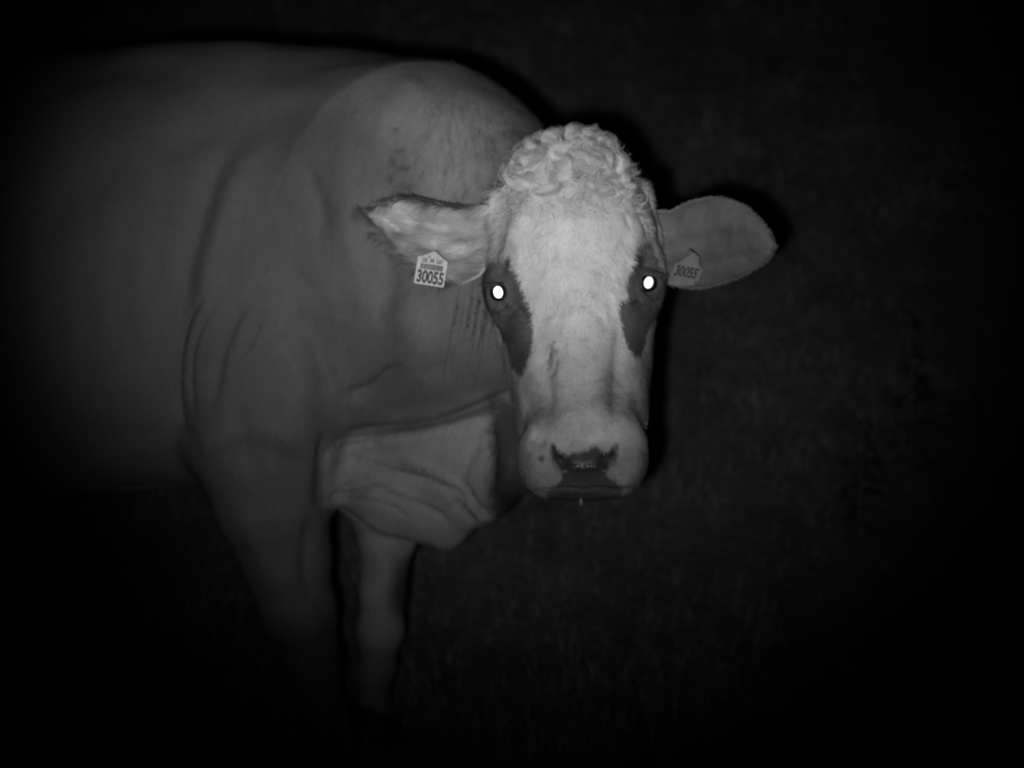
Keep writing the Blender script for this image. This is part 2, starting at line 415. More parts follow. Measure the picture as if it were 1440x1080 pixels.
stroke([(867, 624), (864, 637), (857, 647), (849, 653)], 3.6, -5, **H)
# eyelids and the wrinkles round the eyes
def ring(cx, cy, rx, ry, a, n=20):
    return [(cx+rx*math.cos(t)*math.cos(a)-ry*math.sin(t)*math.sin(a), cy+rx*math.cos(t)*math.sin(a)+ry*math.sin(t)*math.cos(a)) for t in np.linspace(0, 2*math.pi, n)]
stroke(ring(702, 414, 14, 17, -.3), 3.6, 4.5, smooth=False, **H)
stroke(ring(911, 401, 14, 17, .3), 3.6, 4.5, smooth=False, **H)
stroke(ring(704, 416, 24, 29, -.3)[1:14], 3, -3.5, smooth=False, **H)
stroke(ring(908, 402, 24, 29, .3)[7:18], 3, -3.5, smooth=False, **H)
stroke([(705, 425), (714, 432), (722, 430)], 3, -4, **H)
stroke([(722, 425), (735, 438), (744, 452)], 3.5, -3.5, **H)
stroke([(900, 415), (893, 424), (884, 424)], 3, -4, **H)
stroke([(884, 425), (876, 432), (870, 446)], 3.5, -3.5, **H)
for k in range(4): stroke([(738+4*k, 232+k*10), (720+3*k, 262+k*8), (714+2*k, 300+k*6)], 3, -2.0, **H)
for x, y in zip(rng.uniform(722, 892, 110), rng.uniform(225, 460, 110)):               # matted clumps on the forehead
    a = rng.uniform(0, 6.28); l = rng.uniform(4, 11)
    stroke([(x, y), (x+l*math.cos(a), y+l*math.sin(a))], rng.uniform(3, 6), rng.uniform(-3.8, 3.2), **H)

N = normals(V, Q); u, v = pix(V); FC = face_cam(V, N)
# gentle unevenness of flesh
lump = noise(V, .11, 3)*.0035+noise(V, .05, 4)*.0013
hd = np.concatenate([sdf_head(V[i:i+400000]) for i in range(0, len(V), 400000)])
V += N*(lump*np.where(hd > .02, 1, .35))[:, None]
nz_ = np.exp(-((v-655)/14.)**2-((u-821)/40.)**2)*(hd < .03)*np.exp(-np.abs(hd)*0)
V += N*(nz_*(noise(V, .0045, 71)*.0007))[:, None]
N = normals(V, Q); u, v = pix(V)

# ------------------------------------------------------------------ the coat's colours, with some shade and lamp falloff painted in
WHITE, FAWN, PATCH, NOSE = .61, .168, .11, .035
FOLDS = ([(717, 270), (713, 305), (707, 350)], [(896, 264), (902, 300), (914, 342)])
def coat_of(V, u, v, hd):
    wob = noise(V, .012, 11)*3+noise(V, .005, 12)*2.0
    c = np.full(len(V), FAWN)*(1+.10*noise(V, .22, 5)+.05*noise(V, .06, 6))
    # darker rear and lower leg
    near = V[:, 2] < 2.5
    br = [(474, 618), (540, 612), (600, 603), (704, 578), (706, 640), (704, 745), (640, 785), (580, 775), (455, 712), (455, 640)]
    m = sstep(3, -3, sd(u, v, br)+wob*.5)*(V[:, 2] > 1.97); c = c*(1-m)+.36*m
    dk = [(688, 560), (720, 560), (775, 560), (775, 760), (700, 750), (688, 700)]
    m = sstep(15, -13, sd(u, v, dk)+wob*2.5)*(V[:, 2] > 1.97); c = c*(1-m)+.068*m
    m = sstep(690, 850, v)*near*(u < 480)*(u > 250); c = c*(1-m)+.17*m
    m = sstep(600, 720, v)*(V[:, 2] > 2.5)*(u > 440); c = c*(1-m)+(.47-.20*sstep(850, 960, v))*(1+.3*noise(V, .05, 66))*m  # pale far leg; its fade into the dark below is painted in
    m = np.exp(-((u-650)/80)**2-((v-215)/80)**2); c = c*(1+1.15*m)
    for x, y, a, b_ in ((556, 183, 6, 4), (560, 212, 9, 5), (568, 236, 12, 5), (552, 226, 6, 8), (574, 262, 14, 7), (548, 250, 7, 8), (580, 276, 10, 4)):
        m = np.exp(-(((u-x)/a)**2+((v-y)/b_)**2)**1.5)*(V[:, 2] > 2); c = c*(1-.38*m*(1+.5*noise(V, .006, 67)))
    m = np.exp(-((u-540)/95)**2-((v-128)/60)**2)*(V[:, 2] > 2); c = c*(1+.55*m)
    m = np.exp(-((u-572)/24)**4-((v-822)/42)**4)*(V[:, 2] > 2.5); c = c*(1-.72*m)  # shadow on the far leg's right edge, painted into the colour
    m = sstep(830, 930, v)*near*(u < 480); c = c*(1-.45*m)  # near leg's fade out of the beam, painted into the colour
    # head: white
    hm = sstep(.022, .004, hd+noise(V, .02, 9)*.006)*(V[:, 2] < 2.03); c = c*(1-hm)+WHITE*(1+.06*noise(V, .03, 8))*hm
    head = hd < .03
    m = np.exp(-((v-689+.06*(u-210))/5)**2)*sstep(140, 190, u)*sstep(295, 250, u)*(1-head)*(.6+.6*noise(V, .03, 93)); c = c*(1+3.6*np.clip(m, 0, 1))
    for ln in FOLDS: c = c*(1-.62*np.exp(-(dist_poly(u, v, ln)/3.2)**2)*head)  # crease shade beside the poll, painted dark along the folds
    # eye patches
    L = spl([(703, 356), (716, 361), (724, 378), (733, 398), (739, 418), (747, 438), (750, 466), (747, 498), (738, 520), (733, 530), (719, 514), (712, 490), (700, 464), (680, 440), (672, 400), (690, 366), (703, 356)])
    R = spl([(901, 338), (914, 343), (926, 372), (944, 400), (930, 440), (914, 458), (908, 480), (901, 498), (889, 501), (879, 484), (873, 456), (870, 430), (881, 419), (883, 400), (888, 376), (893, 352), (901, 338)])
    for poly in (L, R):
        m = sstep(2.6, -2.6, sd(u, v, poly)+wob*.55)*head*(V[:, 2] < 2.05); c = c*(1-m)+PATCH*(1+.15*noise(V, .02, 14))*m
    for x, y, a, b_, k in ((856, 545, 18, 28, .48), (779, 512, 8, 24, .38), (756, 560, 9, 28, .20), (886, 570, 10, 26, .22), (838, 505, 10, 10, .15), (772, 590, 14, 14, .15), (822, 478, 4, 4, .2), (828, 490, 3, 3, .2)):
        m = np.exp(-((u-x)/a)**2-((v-y)/b_)**2)*head*(1+.6*noise(V, .008, 15)); c = c*(1-k*m)
    # nose leather, pale skin beside it
    m = sstep(430, 570, v)*head*(c > .3); c = c*(1-m*(.38+.16*np.clip(noise(V, .028, 111)+.5*noise(V, .011, 112), -1, 1)))  # lower face: grey mottling, plus the lamp's falloff painted in
    pk = sstep(605, 650, v+wob*2)*head; c = c*(1-pk)+.185*(1+.22*noise(V, .012, 99)+.15*noise(V, .004, 100))*pk
    nose = [(776, 622), (786, 636), (797, 641), (806, 638), (815, 638), (826, 632), (838, 624), (848, 636), (858, 632), (866, 622), (870, 624), (868, 640), (858, 654), (853, 668), (866, 676), (874, 690), (870, 712), (770, 712), (768, 692), (780, 684), (790, 672), (788, 660), (778, 645), (774, 632)]
    nm = sstep(3, -3, sd(u, v, nose)+wob*.6)*head; c = c*(1-nm)+(NOSE+.035*sstep(668, 690, v))*nm
    m = np.exp(-(((u-761)/5)**2+((v-645)/5)**2)**2)*head; c = c*(1-.7*m)
    m = np.exp(-(dist_poly(u, v, [(748, 691), (820, 693), (892, 684)])/4)**2)*head; c = c*(1-.4*m)
    # inside of the sockets and lid rims are black skin
    for cx, cy in ((701, 412), (911, 398.5)):
        m = sstep(12.5, 9.5, np.hypot((u-cx)*1.1, v-cy))*head; c = c*(1-m)+.02*m
    m = np.exp(-(np.minimum(dist_poly(u, v, [(778, 626), (782, 638), (790, 649)]), dist_poly(u, v, [(867, 624), (864, 637), (856, 648)]))/3.)**2)*head; c = c*(1-.6*m)
    for x, y in ((714, 431), (892, 424)): m = np.exp(-((u-x)/5)**2-((v-y)/4)**2)*head; c = c*(1-.85*m)
    wet = nm*np.exp(-((v-657)/8.)**2)
    return np.clip(c, .01, .85), wet
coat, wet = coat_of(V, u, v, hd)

def to_world(V): return (CAM+V[:, :1]*RIGHT+V[:, 1:2]*UP+V[:, 2:3]*FWD).astype(np.float32)
def dir_world(D): return D[:, :1]*RIGHT+D[:, 1:2]*UP+D[:, 2:3]*FWD

# ------------------------------------------------------------------ ears: cupped shells, joined into the body mesh
def interp(pts, t):
    p = np.array(spl(pts, 12)); s = np.r_[0, np.cumsum(np.hypot(*np.diff(p, axis=0).T[:2]))]; s /= s[-1]
    return np.stack([np.interp(t, s, p[:, i]) for i in range(p.shape[1])], 1)
def spl3(pts, n=12):
    a = np.array(spl([(p[0], p[1]) for p in pts], n)); b = np.array(spl([(p[2], 0) for p in pts], n)); return np.c_[a, b[:, 0]]
def ear(upper, lower, cup, thick, ns=90, nt_=50, lump_=.0015, seed=3, ridge=.009):
    S = np.linspace(0, 1, ns)
    def rs(pts):
        p = spl3(pts); s = np.r_[0, np.cumsum(np.linalg.norm(np.diff(p[:, :2], axis=0), axis=1))]; s /= s[-1]
        return np.stack([np.interp(S, s, p[:, i]) for i in range(3)], 1)
    Uc, Lc = rs(upper), rs(lower); T = np.linspace(0, 1, nt_)
    A = Uc[:, None]*(1-T[None, :, None])+Lc[:, None]*T[None, :, None]
    A = A.reshape(-1, 3); s = np.repeat(S, nt_); t = np.tile(T, ns)
    d = A[:, 2]+cup*np.sin(math.pi*t)**.8*(1-.75*s**2)-ridge*(np.exp(-((t-.55+.25*s)/.10)**2)+.7*np.exp(-((t-.80+.15*s)/.07)**2)-.5*np.exp(-((t-.32)/.10)**2))*np.sin(math.pi*np.clip(s*1.1, 0, 1))
    X = np.stack([(A[:, 0]-720)/F*d, (540-A[:, 1])/F*d, d], 1)
    X[:, 2] += noise(X, .03, seed)*lump_*2+noise(X, .012, seed+1)*lump_
    th = thick*(.35+.65*np.sqrt(np.clip(np.sin(math.pi*t), 0, 1)))*(1-.5*s)
    Y = X.copy(); Y[:, 2] += th
    n = ns*nt_; i = np.arange(ns-1)[:, None]*nt_+np.arange(nt_-1)[None]; i = i.ravel()
    q1 = np.stack([i, i+1, i+nt_+1, i+nt_], 1); q2 = q1[:, ::-1]+n
    ed = []
    for a, b in [(k*nt_, (k+1)*nt_) for k in range(ns-1)]: ed.append((a, b, b+n, a+n))
    for a, b in [(k*nt_+nt_-1, (k+1)*nt_+nt_-1) for k in range(ns-1)]: ed.append((b, a, a+n, b+n))
    for k in range(nt_-1): ed.append(((ns-1)*nt_+k, (ns-1)*nt_+k+1, (ns-1)*nt_+k+1+n, (ns-1)*nt_+k+n))
    Qe = np.concatenate([q1, q2, np.array(ed)])
    P3 = np.concatenate([X, Y]).astype(np.float32)
    Nn = normals(P3, Qe)
    if (Nn[:n, 2] > 0).mean() > .5: Qe = Qe[:, ::-1]
    return P3, Qe, np.r_[s, s], np.r_[t, t], n
EL = ear([(716, 300, 1.905), (690, 292, 1.895), (665, 292, 1.89), (640, 290, 1.895), (615, 286, 1.905), (580, 278, 1.925), (545, 282, 1.945), (526, 291, 1.955), (515, 300, 1.965)],
         [(716, 352, 1.885), (692, 368, 1.865), (672, 388, 1.86), (640, 400, 1.865), (612, 392, 1.88), (586, 376, 1.90), (562, 356, 1.925), (540, 330, 1.945), (515, 304, 1.965)], .045, .010)
ER = ear([(905, 300, 1.915), (922, 296, 1.915), (942, 297, 1.92), (972, 283, 1.93), (1010, 278, 1.95), (1045, 290, 1.97), (1072, 314, 1.985), (1086, 334, 1.99), (1088, 346, 1.99)],
         [(905, 372, 1.895), (925, 392, 1.885), (950, 402, 1.885), (985, 405, 1.895), (1020, 396, 1.925), (1050, 385, 1.955), (1072, 371, 1.975), (1084, 360, 1.985), (1088, 348, 1.99)], .045, .010, lump_=.0012, seed=8, ridge=.006)
def ear_coat(E, left):
    P3, _, s, t, n = E; c = np.zeros(len(P3)); back = np.arange(len(P3)) >= n
    if left:
        c = .40+.10*noise(P3, .012, 31)+.08*noise(P3, .03, 32)+.12*(1-s)
        m = np.maximum(sstep(.06, .0, t), 0)*sstep(.15, .3, s); c = c*(1-m)+.05*m
        m = sstep(.93, 1, t)*sstep(.2, .4, s); c = c*(1-m)+.068*m
        m = sstep(.94, 1, s); c = c*(1-m)+.24*m
    else:
        c = .17+.02*noise(P3, .03, 33)-.035*np.exp(-((s-.62)/.22)**2-((t-.42)/.25)**2)  # darker middle paints the shading of the ear's hollow
        m = sstep(.25, 0, s); c = c*(1-m)+.25*m
        c = c*(1-.35*sstep(.95, 1, t))
    c[back] = .22
    return np.clip(c, .03, .8)
cEL, cER = ear_coat(EL, True), ear_coat(ER, False)
allV = np.concatenate([V, EL[0], ER[0]]); allQ = np.concatenate([Q, EL[1]+len(V), ER[1]+len(V)+len(EL[0])])
allC = np.concatenate([coat, cEL, cER]); allW = np.concatenate([wet, np.zeros(len(cEL)+len(cER))])
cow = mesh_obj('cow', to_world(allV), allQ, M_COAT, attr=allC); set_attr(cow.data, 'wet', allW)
props(cow, 'fawn cow with a curly white head and dark eye patches, standing in the dark meadow', 'cow')

# ------------------------------------------------------------------ eyes
def ball(c, r, n=32, m=24):
    vs = []; fs = []
    for i in range(m+1):
        a = math.pi*i/m
        for j in range(n):
            b = 2*math.pi*j/n; vs.append((c[0]+r[0]*math.sin(a)*math.cos(b), c[1]+r[1]*math.sin(a)*math.sin(b), c[2]+r[2]*math.cos(a)))
    for i in range(m):
        for j in range(n): fs.append((i*n+j, i*n+(j+1) % n, (i+1)*n+(j+1) % n, (i+1)*n+j))
    return np.array(vs), np.array(fs)
for (ex, ey, tilt) in ((700.5, 411, .22), (912, 397.5, -.25)):
    c = C3(ex, ey, 1.806); vs, fs = ball(c, (.0132, .0140, .0185))
    e = mesh_obj('eye', to_world(vs), fs, M_EYE, cow)
    # pupil: an upright oval lens cap on the front of the ball, its tapetum throws the lamp's light back
    d0 = 1.806-.0185; cc = C3(ex, ey, d0); n = 28; vs = [(0, 0, -.0009)]
    for rr, dz in ((.5, -.0009), (1., -.0009), (1.0, .004)):
        for j in range(n):
            b = 2*math.pi*j/n; x, y =   .0066*rr*math.cos(b), .0087*rr*math.sin(b)
            vs.append((x*math.cos(tilt)-y*math.sin(tilt), x*math.sin(tilt)+y*math.cos(tilt), dz))
    fs = [(0, 1+j, 1+(j+1) % n) for j in range(n)]
    for k in range(2): fs += [(1+k*n+j, 1+(k+1)*n+j, 1+(k+1)*n+(j+1) % n, 1+k*n+(j+1) % n) for j in range(n)]
    mesh_obj('pupil', to_world(np.array(vs)+cc), [tuple(f[::-1]) for f in fs], M_PUPIL, e, smooth=False)

# ------------------------------------------------------------------ hair: ribbons rooted in the skin
def ribbons(name, paths, width, col, parent, material=M_HAIR, side=None):
    """paths (n,k,3) camera-space; width (n,) root width; col (n,)"""
    n, k, _ = paths.shape
    tan = np.gradient(paths, axis=1); tan /= np.linalg.norm(tan, axis=2, keepdims=True)+1e-9
    sv = np.cross(tan, side[:, None, :]); sv /= np.linalg.norm(sv, axis=2, keepdims=True)+1e-9
    tp = (1-np.linspace(0, 1, k)**2*.85)[None, :, None]*width[:, None, None]*.5
    A = paths+sv*tp; Bv = paths-sv*tp
    Vv = np.stack([A, Bv], 2).reshape(-1, 3)
    base = (np.arange(n)*k*2)[:, None]+np.arange(k-1)[None]*2; base = base.ravel()
    Qq = np.stack([base, base+1, base+3, base+2], 1)
    return mesh_obj(name, to_world(Vv), Qq, material, parent, attr=np.repeat(col, k*2))
def grow(root, nrm, flow, length, lift, k=4, curl=0.0, droop=0.0):
    f = flow-(flow*nrm).sum(1, keepdims=True)*nrm; f /= np.linalg.norm(f, axis=1, keepdims=True)+1e-9
    s = np.cross(nrm, f); t = np.linspace(0, 1, k)[None, :, None]; L = length[:, None, None]
    ang = curl[:, None, None]*t if not np.isscalar(curl) else np.zeros((len(root), 1, 1))*t
    # integrate a turning direction along the skin
    d = f[:, None]*np.cos(ang)+s[:, None]*np.sin(ang)
    path = np.cumsum(np.concatenate([np.zeros((len(root), 1, 3)), d[:, 1:]], 1), 1)/(k-1)*L
    h = lift[:, None, None]*np.sin(np.clip(t, 0, 1)*math.pi*.62)*L
    return root[:, None]+path+nrm[:, None]*h-nrm[:, None]*.001
def pick(mask, n):
    i = np.nonzero(mask)[0]; return rng.choice(i, n, replace=True)
def jitter(i, s=.0015): return V[i]+rng.normal(0, s, (len(i), 3)).astype(np.float32)*.7
hd2 = hd; FC = face_cam(V, N); DOWN = np.array([0, -1, 0.])
headm = (hd2 < .02) & (V[:, 2] < 1.98)
# 1. short fur on face, combed down the face and out over the cheeks
def flowfield(r):
    a = noise(r, .022, 21)*1.1+noise(r, .05, 22)*.7
    cx = (r[:, 0]-.098)
    return np.stack([np.sin(a)+cx*4, -np.cos(a), 0*a], 1)
headf = (hd2 < .035) & (V[:, 2] < 1.98) & (FC > -.25)
i = pick(headf & (v < 694) & (v > 225) & (coat > .045) & ((hd2 < .02) | (v < 365)), 66000); r = jitter(i)
hl = np.interp(v[i], [250, 360, 450, 560, 640, 690], [.014, .011, .008, .006, .0045, .0035])*rng.uniform(.6, 1.3, len(i))
path = grow(r, N[i], flowfield(r), hl, rng.uniform(.12, .35, len(i)), 4, rng.normal(0, .6, len(i)))
ribbons('face_fur', path, rng.uniform(.0007, .0013, len(i)), coat[i]*(1+.16*noise(r, .013, 81))*rng.uniform(.85, 1.18, len(i)), cow, side=N[i])
# 2. curly forelock on the poll
nc = 380; ci = pick(headm & (v < 282) & (u > 712) & (u < 884) & (N[:, 2] < .5), nc)
paths, wd, cc_, sd_ = [], [], [], []
DOME = [(698, 420), (697, 300), (702, 262), (716, 228), (735, 204), (760, 188), (790, 181), (815, 177), (842, 183), (862, 198), (875, 218), (884, 246), (898, 300), (898, 420)]
for c0 in ci:
    m = 48; base = V[c0]; nn = N[c0]
    ang = rng.uniform(-2.2, 2.2); turn = rng.choice([-1, 1])*rng.uniform(1.8, 4.6); L = rng.uniform(.038, .068)
    if v[c0] > 262: turn *= .5; L *= .7
    side_ = sstep(740, 715, u[c0])+sstep(860, 885, u[c0]); L *= 1-.4*side_
    rt = base+rng.normal(0, .0034, (m, 3)); fl = np.tile([math.sin(ang), -math.cos(ang), 0.], (m, 1))+rng.normal(0, .025, (m, 3))
    pth = grow(rt, np.tile(nn, (m, 1)), fl, L*rng.uniform(.8, 1.1, m), rng.uniform(.14, .32)+rng.normal(0, .02, m), 13, turn+rng.normal(0, .07, m))
    pth = pth-(rt-base)[:, None]*.75*np.linspace(0, 1, 13)[None, :, None]**1.3
    q = pth.reshape(-1, 3); qu, qv = pix(q)
    if sd(qu, qv, DOME).max() > 10: continue
    paths.append(pth); wd.append(rng.uniform(.0005, .0009, m)); cc_.append(.79*rng.uniform(.76, 1.05)*rng.uniform(.92, 1.05, m)); sd_.append(np.tile(nn, (m, 1)))
i = pick(headm & (v < 300) & (u > 700) & (u < 895), 4200); r = jitter(i); m = len(i)            # loose fine hairs between the locks
aa = 2.4*noise(r, .03, 88); pth = grow(r, N[i], np.stack([np.sin(aa), -np.cos(aa), 0*aa], 1), rng.uniform(.016, .036, m), rng.uniform(.2, .6, m), 13, rng.normal(0, 2.2, m))
paths.append(pth); wd.append(rng.uniform(.0004, .0007, m)); cc_.append(.78*rng.uniform(.8, 1.1, m)); sd_.append(N[i])
ribbons('curly_forelock', np.concatenate(paths), np.concatenate(wd), np.clip(np.concatenate(cc_), 0, .85), cow, side=np.concatenate(sd_))
# 3. neck and shoulder hair, thin and lying down
bm = (hd2 > .02) & (FC > -.1) & (u > -420) & (V[:, 2] > 1.95) & (V[:, 2] < 2.75) & (u < 790)
i = np.concatenate([pick(bm & (u > 380) & (v < 700), 46000), pick(bm, 90000)]); r = jitter(i, .003)
fl = np.stack([-.35-.5*sstep(420, 250, u[i])+.5*noise(r, .06, 24)+.4*noise(r, .2, 25), -1+.4*sstep(420, 250, u[i]), 0*r[:, 0]], 1)
foldz = (u[i] > 615) & (u[i] < 725) & (v[i] > 385) & (v[i] < 570)
path = grow(r, N[i], fl, rng.uniform(.010, .022, len(i))*np.where(foldz, .22, 1)*np.where(u[i] < 380, .75, 1), rng.uniform(.05, .16, len(i)), 4, rng.normal(0, .3, len(i)))
ribbons('body_coat', path, rng.uniform(.0006, .0011, len(i)), coat[i]*(1+.48*noise(r*np.array([1, .18, .6]), .007, 97)*np.exp(-((u[i]-660)/110)**2-((v[i]-230)/130)**2)+.10*noise(r*np.array([1, .3, .6]), .01, 98))*rng.uniform(.85, 1.15, len(i)), cow, side=N[i])
# 4. ear hair: long pale tufts inside the left-hand ear, dark fringe on the rims
def ear_hair(E, C, nin, length, left):
    P3, Qe, s, t, n = E; Ne = normals(P3, Qe)
    j = rng.choice(np.nonzero((np.arange(len(P3)) < n) & (s > .05))[0], nin); r = P3[j]+rng.normal(0, .001, (nin, 3))
    sg = -1 if left else 1
    a = noise(r, .018, 41)*.8
    fl = np.stack([sg*np.cos(a), np.sin(a)-.25, 0*a], 1)
    p = grow(r, Ne[j], fl, length*rng.uniform(.5, 1.3, nin), rng.uniform(.10, .34 if left else .2, nin), 5, rng.normal(0, .6, nin))
    ribbons('ear_hair', p, rng.uniform(.0005, .001, nin), C[j]*np.clip(1+(.55*noise(r*np.array([.45, 1, 1]), .010, 44) if left else 0), .4, 1.7)*rng.uniform(.8, 1.2, nin), cow, side=Ne[j])
    j = rng.choice(np.nonzero((np.arange(len(P3)) < n) & ((t < .015) | (t > .985) | (s > .985)) & (s > .12))[0], 2200 if left else 1500); r = P3[j]+rng.normal(0, .0008, (len(j), 3))
    out = np.stack([sg*(.7+0*r[:, 0]), np.where(t[j] < .5, .45, -.45), .15+0*r[:, 0]], 1)+rng.normal(0, .2, (len(j), 3))
    out /= np.linalg.norm(out, axis=1, keepdims=True)
    L = (rng.uniform(.003, .009, len(j))*np.where(s[j] > .93, .8, 1))*(1 if left else .6)
    tt = np.linspace(0, 1, 4)[None, :, None]; p = r[:, None]+out[:, None]*tt*L[:, None, None]
    ribbons('ear_fringe', p, np.full(len(j), .0008), C[j]*rng.uniform(.6, 1.1, len(j)), cow, side=np.tile([0, 0, -1.], (len(j), 1)))
ear_hair(EL, cEL, 12000, .026, True); ear_hair(ER, cER, 6000, .007, False)
# hair rooted on the side of the head, lying over the ear roots
for x0, x1, v0, v1, sg, tone, cnt in ((694, 716, 258, 354, -1, .72, 2600), (898, 930, 258, 356, 1, .42, 2200)):
    i = pick((hd2 < .05) & (V[:, 2] < 1.99) & (u > x0) & (u < x1) & (v > v0) & (v < v1) & (FC > -.3), cnt); r = jitter(i); m = len(i); aa = .7*noise(r, .012, 95)
    pth = grow(r, N[i], np.stack([sg*(.55+.3*aa), -.8+0*aa, 0*aa], 1), rng.uniform(.012, .030 if sg < 0 else .019, m), rng.uniform(.2, .5, m) if sg < 0 else rng.uniform(.08, .22, m), 7, rng.normal(0, .5, m))
    ribbons('ear_root_hair', pth, rng.uniform(.0006, .001, m), tone*(1-.65*np.exp(-(np.minimum(dist_poly(u[i], v[i], FOLDS[0]), dist_poly(u[i], v[i], FOLDS[1]))/3.5)**2))*(1+.25*noise(r, .008, 96))*rng.uniform(.85, 1.1, m), cow, side=N[i])  # hair tone lowered along the folds to paint their shade
# 5. lashes
for (ex, ey, sg) in ((700.5, 411, -1), (912, 397.5, 1)):
    m = 26; r = np.stack([C3(ex+sg*rng.uniform(-8, 10), ey-12+rng.uniform(-2, 2), 1.789) for _ in range(m)])
    tt = np.linspace(0, 1, 6)[None, :, None]; L = rng.uniform(.014, .030, m)
    dr = np.stack([sg*rng.uniform(.8, 1, m), rng.uniform(-.12, .10, m), rng.uniform(-.5, -.1, m)], 1)
    p = r[:, None]+dr[:, None]*tt*L[:, None, None]+np.array([0, -.004, 0])[None, None]*tt**2
    ribbons('eyelash', p, np.full(m, .0010), np.full(m, .03), cow, M_DARKHAIR, side=np.tile([0, 0, -1.], (m, 1)))
# drop of saliva under the chin
vs, fs = ball(C3(817, 706, 1.70), (.0035, .0065, .0035), 14, 10); mesh_obj('saliva_drop', to_world(vs), fs, M_DROOL, cow)
# hooves
for (hx, hy, hdp) in ((463, 1078, 2.365), (526, 1052, 2.69), (-566, 1052, 2.38), (-497, 1025, 2.69)):
    b = P(hx, hy, hdp); vs, fs = [], []
    for z, rx, ry, ox in ((.085, .040, .042, -.01), (.05, .052, .054, 0), (0.0, .062, .066, .018), (-.01, .05, .05, .018)):
        for j in range(16):
            a = 2*math.pi*j/16; vs.append((b[0]+ox+rx*math.cos(a), b[1]+ry*math.sin(a)*(.8 if abs(math.cos(a)) > .9 else 1), z))
    for k in range(3): fs += [(k*16+j, (k+1)*16+j, (k+1)*16+(j+1) % 16, k*16+(j+1) % 16)[::-1] for j in range(16)]
    fs.append(tuple(range(16))); fs.append(tuple(range(63, 47, -1)))
    mesh_obj('hoof', np.array(vs), [tuple(f) for f in fs], M_HOOF, cow)
# tail
tp = [C3(-735, 230, 2.47), C3(-790, 330, 2.47), C3(-800, 520, 2.47), C3(-795, 700, 2.48), C3(-800, 860, 2.5)]; tr = [.035, .028, .02, .03, .012]
vs, fs = [], []
for a, r_ in zip(tp, tr):
    for j in range(12): vs.append((a[0]+r_*math.cos(j*math.pi/6), a[1], a[2]+r_*math.sin(j*math.pi/6)))
for k in range(4): fs += [(k*12+j, k*12+(j+1) % 12, (k+1)*12+(j+1) % 12, (k+1)*12+j) for j in range(12)]
mesh_obj('tail', to_world(np.array(vs)), np.array(fs), M_COAT, cow, attr=np.full(len(vs), .3))

# ------------------------------------------------------------------ ear tags
def text_mesh(body, size, sx):
    cu = bpy.data.curves.new('t', 'FONT'); cu.body = body; cu.size = size; cu.align_x = 'CENTER'; cu.align_y = 'CENTER'; cu.offset = .0008*size/.02
    o = bpy.data.objects.new('t', cu); COL.objects.link(o); dg = bpy.context.evaluated_depsgraph_get()
    me = bpy.data.meshes.new_from_object(o.evaluated_get(dg)); bpy.data.objects.remove(o)
    vs = np.array([(p.co.x*sx, p.co.y) for p in me.vertices]); fs = [tuple(p.vertices) for p in me.polygons]
    return vs, fs
def tag(o_px, o_d, U, Vv, outline, items, mats, label, peg, back=None):
    """tag plane: origin, unit axes U (right) Vv (up) in camera metres; outline in tag metres"""
    O = C3(*o_px, o_d); U = np.array(U)/np.linalg.norm(U); Vv = np.array(Vv)-np.dot(Vv, U)*U; Vv = Vv/np.linalg.norm(Vv); W = np.cross(U, Vv)
    if W[2] > 0: W = -W
    bend = lambda y: -.08*max(0, y-.01)
    def at(x, y, z): return O+U*x+Vv*y+W*(z+bend(y))
    root = bpy.data.objects.new('ear_tag', None); COL.objects.link(root); root.location = to_world(np.array([at(*peg, 0)]))[0]
    props(root, label, 'ear tag', 'numbered ear tags in the ears of the cow')
    bpy.context.view_layer.update(); off = np.array(root.location)
    def add(name, pts, fs, m, th=None, parent=root): 
        return mesh_obj(name, to_world(np.array(pts))-off, fs, m, parent, smooth=False)
    def plate(ol, z0, z1):
        n = len(ol); pts = [at(x, y, z1) for x, y in ol]+[at(x, y, z0) for x, y in ol]
        fs = [tuple(range(n)), tuple(range(2*n-1, n-1, -1))]+[(i, i+n, (i+1) % n+n, (i+1) % n) for i in range(n)]
        return pts, fs
    ol = []
    for i_, p in enumerate(outline):                       # rounded corners
        a = np.array(outline[i_-1]); b = np.array(p); c = np.array(outline[(i_+1) % len(outline)]); r_ = min(.0025, .35*np.linalg.norm(a-b), .35*np.linalg.norm(c-b))
        p0 = b+(a-b)/np.linalg.norm(a-b)*r_; p2 = b+(c-b)/np.linalg.norm(c-b)*r_
        for t in (0, .25, .5, .75, 1): ol.append(tuple((1-t)**2*p0+2*t*(1-t)*b+t*t*p2))
    add('panel', *plate(ol, -.0014, 0), mats[0])
    if back: add('back_panel', *plate([(x+back[0], y+back[1]) for x, y in ol], -.009, -.0076), mats[0])
    cx, cy = peg; disc = [(cx+.006*math.cos(a), cy+.006*math.sin(a)) for a in np.linspace(0, 2*math.pi, 20, endpoint=False)]
    add('rivet', *plate(disc, -.012, .0022), mats[0])
    for name, body, x, y, size, sx in items:
        if body == 'BARS':
            pts, fs = [], []; xx = -.0175
            while xx < .0165:
                ww = rng.choice([.0006, .0009, .0013]); n = len(pts)
                pts += [at(x+xx, y-.0043, .0003), at(x+xx+ww, y-.0043, .0003), at(x+xx+ww, y+.0043, .0003), at(x+xx, y+.0043, .0003)]; fs.append((n, n+1, n+2, n+3)); xx += ww+rng.choice([.00025, .0004])
            add(name, pts, fs, mats[1]); continue
        tv, tf = text_mesh(body, size, sx); add(name, [at(x+a, y+b, .0004) for a, b in tv], tf, mats[1])
    return root
w_, h_ = .0235, .0205
